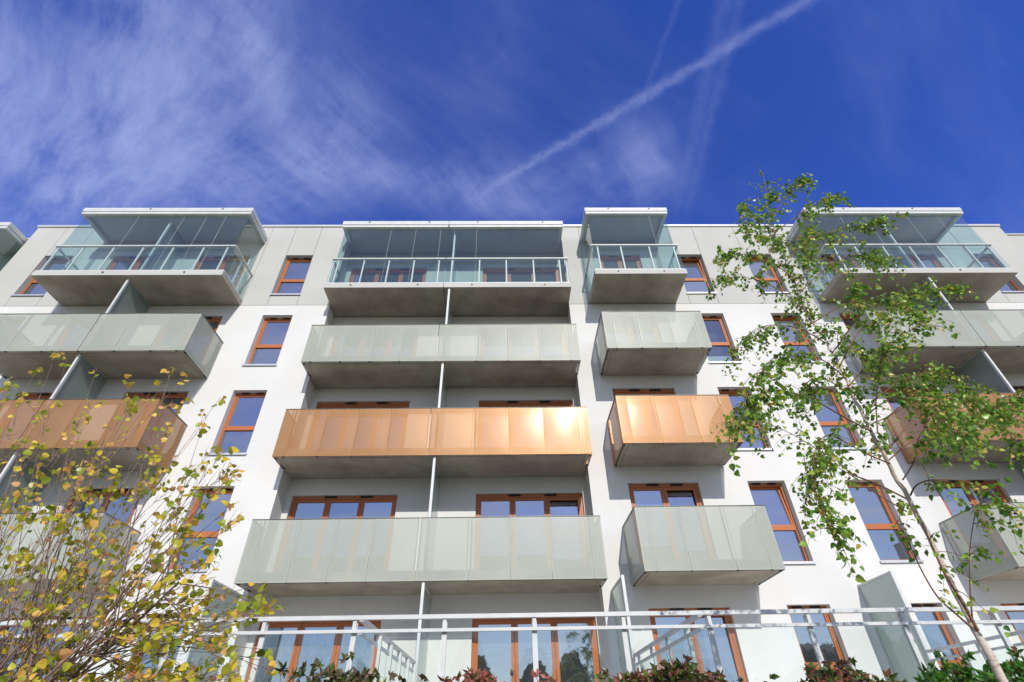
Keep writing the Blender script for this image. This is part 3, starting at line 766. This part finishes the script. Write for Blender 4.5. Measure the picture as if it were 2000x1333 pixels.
def birch():
    Y = -8.7
    r = random.Random(21)
    base = at(1958, 1326, Y)
    e = empty('birch_tree', (base.x+.05, Y, GROUND), 'slender young birch with pale bark and small green leaves', 'tree')
    tpx = [(1957, 1326, 12), (1904, 1230, 10.5), (1870, 1162, 9.5), (1823, 1069, 8.6), (1783, 991, 7.8), (1746, 926, 7.2), (1714, 866, 6.6), (1679, 796, 5.6), (1657, 751, 5), (1622, 682, 4.0), (1588, 631, 3.2), (1566, 591, 2.5), (1548, 545, 2.0), (1528, 495, 1.5), (1516, 470, 1.2), (1505, 425, .95), (1499, 384, .75), (1490, 338, .5)]
    # the trunk is upright; its depth wanders a little
    tp = [at(u, v, Y + .10*math.sin(k*.7) + .012*k) for k, (u, v, w) in enumerate(tpx)]
    rad = [max(.003, .86*w*((p-EYE).length)/FPX*.5*2/2.0) for (u, v, w), p in zip(tpx, tp)]
    pts = [Vector((base.x+.06, Y+.02, GROUND-.1)), Vector((base.x+.05, Y+.01, -.6))] + tp
    rr = [rad[0]*1.45, rad[0]*1.2] + rad
    sp = smooth_poly(pts, 4)
    sr = [rr[min(i//4, len(rr)-1)]*(1-(i % 4)/4) + rr[min(i//4+1, len(rr)-1)]*(i % 4)/4 for i in range(len(sp))]
    sp2 = [p + Vector((r.gauss(0, .004), r.gauss(0, .004), 0)) for p in sp]
    trunk = MB().tube(sp2, sr, 10)
    for k in range(26):
        i = r.randrange(6, len(sp)-30); a = r.uniform(0, 6.28)
        q = sp2[i]; n_ = Vector((math.cos(a), math.sin(a), 0))
        trunk.tube([q + n_*sr[i]*.7, q + n_*sr[i]*1.12 + Vector((0, 0, .01))], [sr[i]*.35, sr[i]*.18], 6)
    trunk.build('trunk', 'birch_bark', e, True)
    limbs = [  # image traces; last number: how far the tip swings towards (-) or away from (+) the camera
        ([(1900, 1228), (1870, 1202), (1833, 1168), (1805, 1124), (1783, 1078), (1764, 1038), (1757, 1008)], .10, 3.4, .3),
        ([(1910, 1232), (1872, 1165), (1840, 1112), (1822, 1070), (1800, 1020)], -.12, 4.2, .15),
        ([(1899, 1208), (1895, 1159), (1893, 1090), (1897, 1048), (1905, 1000)], -.25, 2.4, .3),
        ([(1771, 975), (1711, 945), (1663, 926), (1632, 897), (1600, 881), (1556, 853), (1506, 830), (1470, 815), (1440, 830)], .45, 3, 1),
        ([(1702, 843), (1654, 818), (1616, 796), (1582, 777), (1537, 766), (1506, 765), (1468, 775), (1440, 800), (1425, 850)], -.5, 3, 1),
        ([(1738, 906), (1695, 888), (1654, 866), (1619, 850), (1596, 870), (1588, 920), (1600, 980), (1630, 1035)], -.35, 2.6, 1),
        ([(1771, 1000), (1709, 963), (1653, 923), (1600, 900), (1580, 930), (1575, 975)], .5, 2.4, .9),
        ([(1730, 884), (1780, 825), (1821, 796), (1859, 781), (1897, 777), (1934, 796), (1966, 840), (1995, 888)], .45, 3, 1.1),
        ([(1763, 938), (1786, 900), (1793, 859), (1813, 834), (1850, 815)], -.35, 2.2, .7),
        ([(1778, 968), (1790, 948), (1821, 938), (1884, 941), (1931, 966), (1979, 998)], -.45, 2.8, 1),
        ([(1700, 796), (1714, 777), (1758, 746), (1810, 728), (1850, 735), (1880, 758)], .5, 2.6, 1.1),
        ([(1714, 845), (1711, 784), (1717, 740), (1722, 690), (1735, 650)], -.3, 2.2, 1),
        ([(1655, 758), (1689, 717), (1708, 690), (1750, 665), (1785, 640)], -.35, 2.4, 1),
        ([(1640, 715), (1680, 645), (1708, 631), (1760, 590), (1810, 566), (1868, 560)], .3, 2.6, 1),
        ([(1588, 631), (1640, 600), (1690, 585), (1750, 590), (1790, 610)], -.3, 2.2, 1),
        ([(1576, 610), (1520, 566), (1480, 548), (1440, 541), (1408, 545)], .3, 2.2, 1),
        ([(1545, 540), (1500, 508), (1450, 497), (1408, 498)], -.25, 2, 1),
        ([(1612, 670), (1560, 642), (1500, 636), (1460, 655), (1432, 690)], .4, 2.4, 1),
        ([(1648, 735), (1600, 700), (1550, 690), (1510, 700), (1485, 730)], -.4, 2.4, 1),
        ([(1560, 575), (1600, 535), (1650, 505), (1690, 498), (1725, 510)], .3, 2.2, 1),
        ([(1535, 510), (1580, 470), (1640, 448), (1690, 440), (1712, 428)], -.2, 2, 1),
        ([(1512, 455), (1560, 420), (1600, 392), (1632, 384)], .2, 1.8, .9),
        ([(1505, 430), (1535, 385), (1555, 355), (1565, 350)], -.15, 1.6, .9),
        ([(1510, 450), (1480, 430), (1458, 415), (1447, 400)], .2, 1.6, .9),
        ([(1520, 490), (1490, 465), (1465, 450), (1450, 440)], -.3, 1.6, .9),
        ([(1688, 815), (1740, 780), (1800, 790), (1850, 830), (1890, 850)], -.6, 2.4, 1.1),
        ([(1735, 900), (1800, 850), (1880, 830), (1950, 790), (1990, 775)], .6, 2.4, 1.0),
        ([(1600, 650), (1640, 650), (1680, 690), (1720, 720)], .4, 2.0, 1.0),
        ([(1660, 770), (1620, 745), (1590, 740), (1565, 760), (1555, 800)], .5, 2.0, 1.0),
        ([(1625, 690), (1660, 640), (1672, 590), (1668, 560)], -.4, 2.0, 1.0),
        ([(1555, 560), (1575, 520), (1570, 480), (1580, 450)], .3, 1.8, 1.0),
        ([(1700, 830), (1760, 800), (1800, 760), (1850, 800), (1900, 815)], .2, 2.0, 1.0),
    ]
    br = MB(); lv = Leaves(5)
    def hang(p, d0, length, n, size):
        """a drooping twig with leaves"""
        d = Vector(d0).normalized(); q = Vector(p); pl = [q.copy()]
        st = length/6
        for k in range(6):
            d = (d + Vector((0, 0, -.26)) + Vector((r.gauss(0, .12), r.gauss(0, .12), r.gauss(0, .08)))).normalized()
            q = q + d*st; pl.append(q.copy())
        br.tube(pl, [.0032 - .0004*k for k in range(7)], 3)
        for k in range(n):
            t = (k + r.uniform(.2, .9))/n*6
            i = min(5, int(t)); a = pl[i].lerp(pl[i+1], t-i)
            dd = Vector((r.gauss(0, .65), r.gauss(0, .65), -.55 + r.gauss(0, .45)))
            a = a + dd.normalized()*.016
            lv.leaf(a, dd, size*r.uniform(.65, 1.2), .82, .25)
    for li, (px, swing, w, dense) in enumerate(limbs):
        n = len(px)
        y0 = Y + .05*math.sin(li)
        P = [at(u, v, y0 + swing*1.15*(k/(n-1))**1.1) for k, (u, v) in enumerate(px)]
        S = smooth_poly(P, 5)
        w0 = w*((P[0]-EYE).length)/FPX*.5
        br.tube(S, [max(.0028, w0*(1 - .85*k/(len(S)-1))) for k in range(len(S))], 5)
        L = sum((S[k+1]-S[k]).length for k in range(len(S)-1))
        nt = max(5, int(L*(29 if px[0][0] < 1690 else 27)*dense))
        for k in range(nt):
            t = r.uniform(.22, 1.0)**.8
            i = min(len(S)-2, int(t*(len(S)-1)))
            p = S[i].lerp(S[i+1], r.random())
            fwd = (S[i+1]-S[i]).normalized()
            d = fwd*.5 + Vector((r.gauss(0, .6), r.gauss(0, .6), r.gauss(-.05, .5)))
            hang(p, d, r.uniform(.13, .34)*(1 if px[0][1] > 560 else .75), r.randint(7, 11), .043)
        hang(S[-1], (S[-1]-S[-3]).normalized(), .3, 10, .052)
    for k in range(170):     # short shoots straight from the upper stem
        i = r.randrange(int(len(sp)*.42), len(sp)-2)
        hang(sp[i], (r.gauss(0, 1), r.gauss(0, 1), r.gauss(.3, .4)), r.uniform(.14, .34), r.randint(7, 11), .043)
    hang(sp[-1], (0, 0, 1), .12, 5, .05)
    br.build('branches', 'twig_bark', e)
    lv.mb.build('crown', 'birch_leaf', e)
birch()

def autumn_tree():
    Y = -8.5
    r = random.Random(11)
    base = Vector((-3.75, Y+.1, GROUND))
    e = empty('autumn_tree', base, 'many stemmed bushy tree with thin bare stems and yellow green round leaves', 'tree')
    ends = [(112, 722), (62, 742), (190, 742), (322, 738), (352, 745), (300, 762), (250, 752), (415, 795), (388, 858), (350, 800), (240, 800), (180, 800), (20, 765), (0, 850), (100, 800), (150, 850),
            (445, 900), (448, 1005), (440, 935), (400, 1080), (350, 930), (300, 905), (512, 1165), (500, 1148), (470, 1190), (520, 1270), (450, 1240), (405, 1150), (380, 1110), (330, 1010), (280, 960),
            (200, 900), (60, 880), (120, 930), (230, 960), (180, 1020), (400, 1300), (300, 1310), (250, 1200), (350, 1250), (470, 1310), (100, 1010), (30, 980), (300, 1100), (360, 1040), (420, 1200),
            (40, 1100), (140, 1120), (220, 1130), (330, 1180), (90, 1200), (190, 1240), (280, 1260), (-40, 800), (-80, 900), (-60, 1000), (440, 1330), (130, 1300), (380, 1340), (60, 1290)]
    st = MB(); lv = Leaves(3)
    stems = []
    root = base + Vector((0, 0, .1))
    # a clump of main stems that fan out
    for k in range(9):
        a = -.9 + 1.8*k/8
        tip = at(-150 + 62*k, 1300 - 40*abs(k-4), Y + r.uniform(-.45, .45))
        mid = root.lerp(tip, .5) + Vector((-.12, r.uniform(-.1, .1), .12))
        S = smooth_poly([root + Vector((r.uniform(-.12, .12), r.uniform(-.1, .1), 0)), mid, tip], 8)
        st.tube(S, [.015 - .008*j/(len(S)-1) for j in range(len(S))], 6)
        stems.append(S)
    st.build('trunk', 'shrub_bark', e, True)
    br = MB()
    def twig(p, d, length, n, size):
        q = Vector(p); d = Vector(d).normalized(); pl = [q.copy()]
        for k in range(4):
            d = (d + Vector((r.gauss(0, .10), r.gauss(0, .10), .05 + r.gauss(0, .06)))).normalized()
            q = q + d*length/4; pl.append(q.copy())
        br.tube(pl, [.0026, .0023, .002, .0017, .0013], 3)
        for k in range(n):
            t = 4*(.25 + .75*(k+r.random())/n); i = min(3, int(t)); a = pl[i].lerp(pl[i+1], t-i)
            dd = Vector((r.gauss(0, .8), r.gauss(0, .8), -.35+r.gauss(0, .6))); a = a + dd.normalized()*.018
            lv.leaf(a, dd, size*r.uniform(.6, 1.25), .95, .18, True)
    for (u, v) in ends:
        for rep in range(2 if v < 880 else (5 if v > 960 and u < 340 else 3)):
            sp_ = (26 if u < 370 else 12) if rep else 4
            uu, vv = u + r.gauss(0, sp_) - (14 if u > 420 else 0), v + r.gauss(0, sp_*.85) + (25 if rep else 0)
            yy = Y + (r.uniform(-.55, .55))
            tip = at(uu, vv, yy)
            S0 = stems[min(8, max(0, int((u+150)/75) + r.randint(-1, 1)))]
            s = S0[r.randint(8, len(S0)-1)]
            if (tip - s).length < .25: s = S0[4]
            mid = s.lerp(tip, .5) + Vector((-.05*(tip-s).length, r.gauss(0, .04), .06*(tip-s).length))
            S = smooth_poly([s, mid, tip], 7)
            n = len(S)
            br.tube(S, [max(.0018, .0055*(1-.82*j/(n-1))) for j in range(n)], 4)
            L = (tip-s).length
            nt = int(2 + L*(2.2 if v < 880 else 5.0))
            for k in range(nt):
                t = r.uniform(.28, 1.0); i = min(n-2, int(t*(n-1)))
                p = S[i].lerp(S[i+1], r.random()); f = (S[i+1]-S[i]).normalized()
                twig(p, f + Vector((r.gauss(0, .45), r.gauss(0, .45), r.gauss(.1, .3))), r.uniform(.07, .20), r.choice((0, 1, 1, 2, 2, 3)), .041)
            twig(tip, (S[-1]-S[-2]), .12, 4, .05)
    br.build('branches', 'shrub_bark', e)
    lv.mb.build('crown', 'katsura_leaf', e)
autumn_tree()

def creeper(x0, x1, ztop, mat, seed, label, n, bumps=()):
    r = random.Random(seed)
    e = empty('creeper_hedge', ((x0+x1)/2, -5.95, GROUND), label, 'hedge', 'creeper hedges along the terrace edge')
    st = MB(); lv = Leaves(seed)
    def height(x): return ztop + .07*math.sin(x*3.1+seed) + .05*math.sin(x*7.7+seed*2) + sum(h*math.exp(-((x-c)/w)**2) for c, h, w in bumps)
    for k in range(n):
        x = r.uniform(x0, x1); y = r.uniform(-6.28, -5.80); h = height(x)
        z = h - abs(r.gauss(0, .26)) if r.random() > .04 else h + r.uniform(0, .14)
        c = Vector((x, y, z))
        ax = Vector((r.gauss(0, .5), -.6+r.gauss(0, .5), .35+r.gauss(0, .5))).normalized()
        t1 = ax.cross(Vector((.3, .2, 1))).normalized(); t2 = ax.cross(t1)
        s = r.uniform(.07, .115); a0 = r.uniform(0, 6.28)
        for j in range(5):
            an = a0 + (j-2)*.95
            d = t1*math.cos(an) + t2*math.sin(an) + ax*r.uniform(-.15, .35)
            lv.leaf(c, d, s*(1 - .12*abs(j-2)), .60, .35)
        if r.random() < .35: st.tube([c, c - Vector((r.gauss(0, .08), -.05, .22))], [.003, .005], 4)
    for k in range(int((x1-x0)*3)):
        x = r.uniform(x0, x1); h = height(x)
        pl = [Vector((x, -6.0, GROUND)), Vector((x+r.gauss(0, .1), -6.05, GROUND+(h-GROUND)*.5)), Vector((x+r.gauss(0, .15), -5.98, h-.05))]
        st.tube(smooth_poly(pl, 4), [.012 - .001*j for j in range(9)], 5)
    # old inner leaves that close the hedge
    inner = MB()
    st.build('stems', 'shrub_bark', e)
    lv.mb.build('foliage', mat, e)
creeper(-6.4, -3.2, .36, 'creeper_brown', 31, 'dull brown green creeper hedge under the yellow leaved tree', 520)
creeper(-3.2, -.75, .42, 'creeper_brown', 32, 'dark olive brown creeper clump left of the middle, in front of the orange door frames', 620, ((-1.9, .10, .35), (-1.3, .04, .2)))
creeper(-.75, .55, .41, 'creeper_red', 33, 'red leaved creeper clump in the middle of the terrace edge', 300, ((-.45, .12, .2), (.1, -.03, .25)))
creeper(.55, 3.1, .41, 'creeper_mixed', 34, 'reddish brown low creeper between the red clump and the dividing railing', 560, ((1.75, .14, .4), (.9, -.02, .3)))
creeper(3.1, 4.45, .36, 'creeper_mixed', 35, 'brown and green creeper left of the bright green hedge', 330, ((3.7, .12, .3),))
creeper(4.45, 8.2, .44, 'creeper_green', 36, 'bright green creeper hedge at the foot of the birch', 900, ((5.4, .02, .4), (6.2, .06, .5)))

# wood behind the photographer, seen only mirrored in the ground floor glass
def wood():
    r = random.Random(2); lv = Leaves(44)
    for k in range(34):
        cx = -60 + 120*k/33 + r.gauss(0, 1.5); cy = -58 + r.gauss(0, 4); h = r.uniform(5, 11); w = r.uniform(2.2, 4)
        for j in range(2200):
            a = r.uniform(0, 6.28); q = r.random()**.5
            z = GROUND + h*(.12 + .88*r.random()); k_ = w*q*math.sin(min(1, (GROUND+h-z)/h*1.3+.15)*1.6)
            p = Vector((cx + k_*math.cos(a), cy + k_*math.sin(a), z)); e1 = Vector((r.gauss(0, 1), r.gauss(0, 1), r.gauss(0, 1))).normalized()*r.uniform(.22, .45)
            e2 = e1.cross(Vector((r.gauss(0, 1), r.gauss(0, 1), r.gauss(0, 1)))).normalized()*.26
            lv.mb.quad(p - e1, p - e2, p + e1, p + e2)
    o = lv.mb.build('far_wood', 'far_leaf')
    o['kind'] = 'stuff'; o['label'] = 'dark far wood across the street, mirrored in the ground floor windows'; o['category'] = 'wood'
wood()
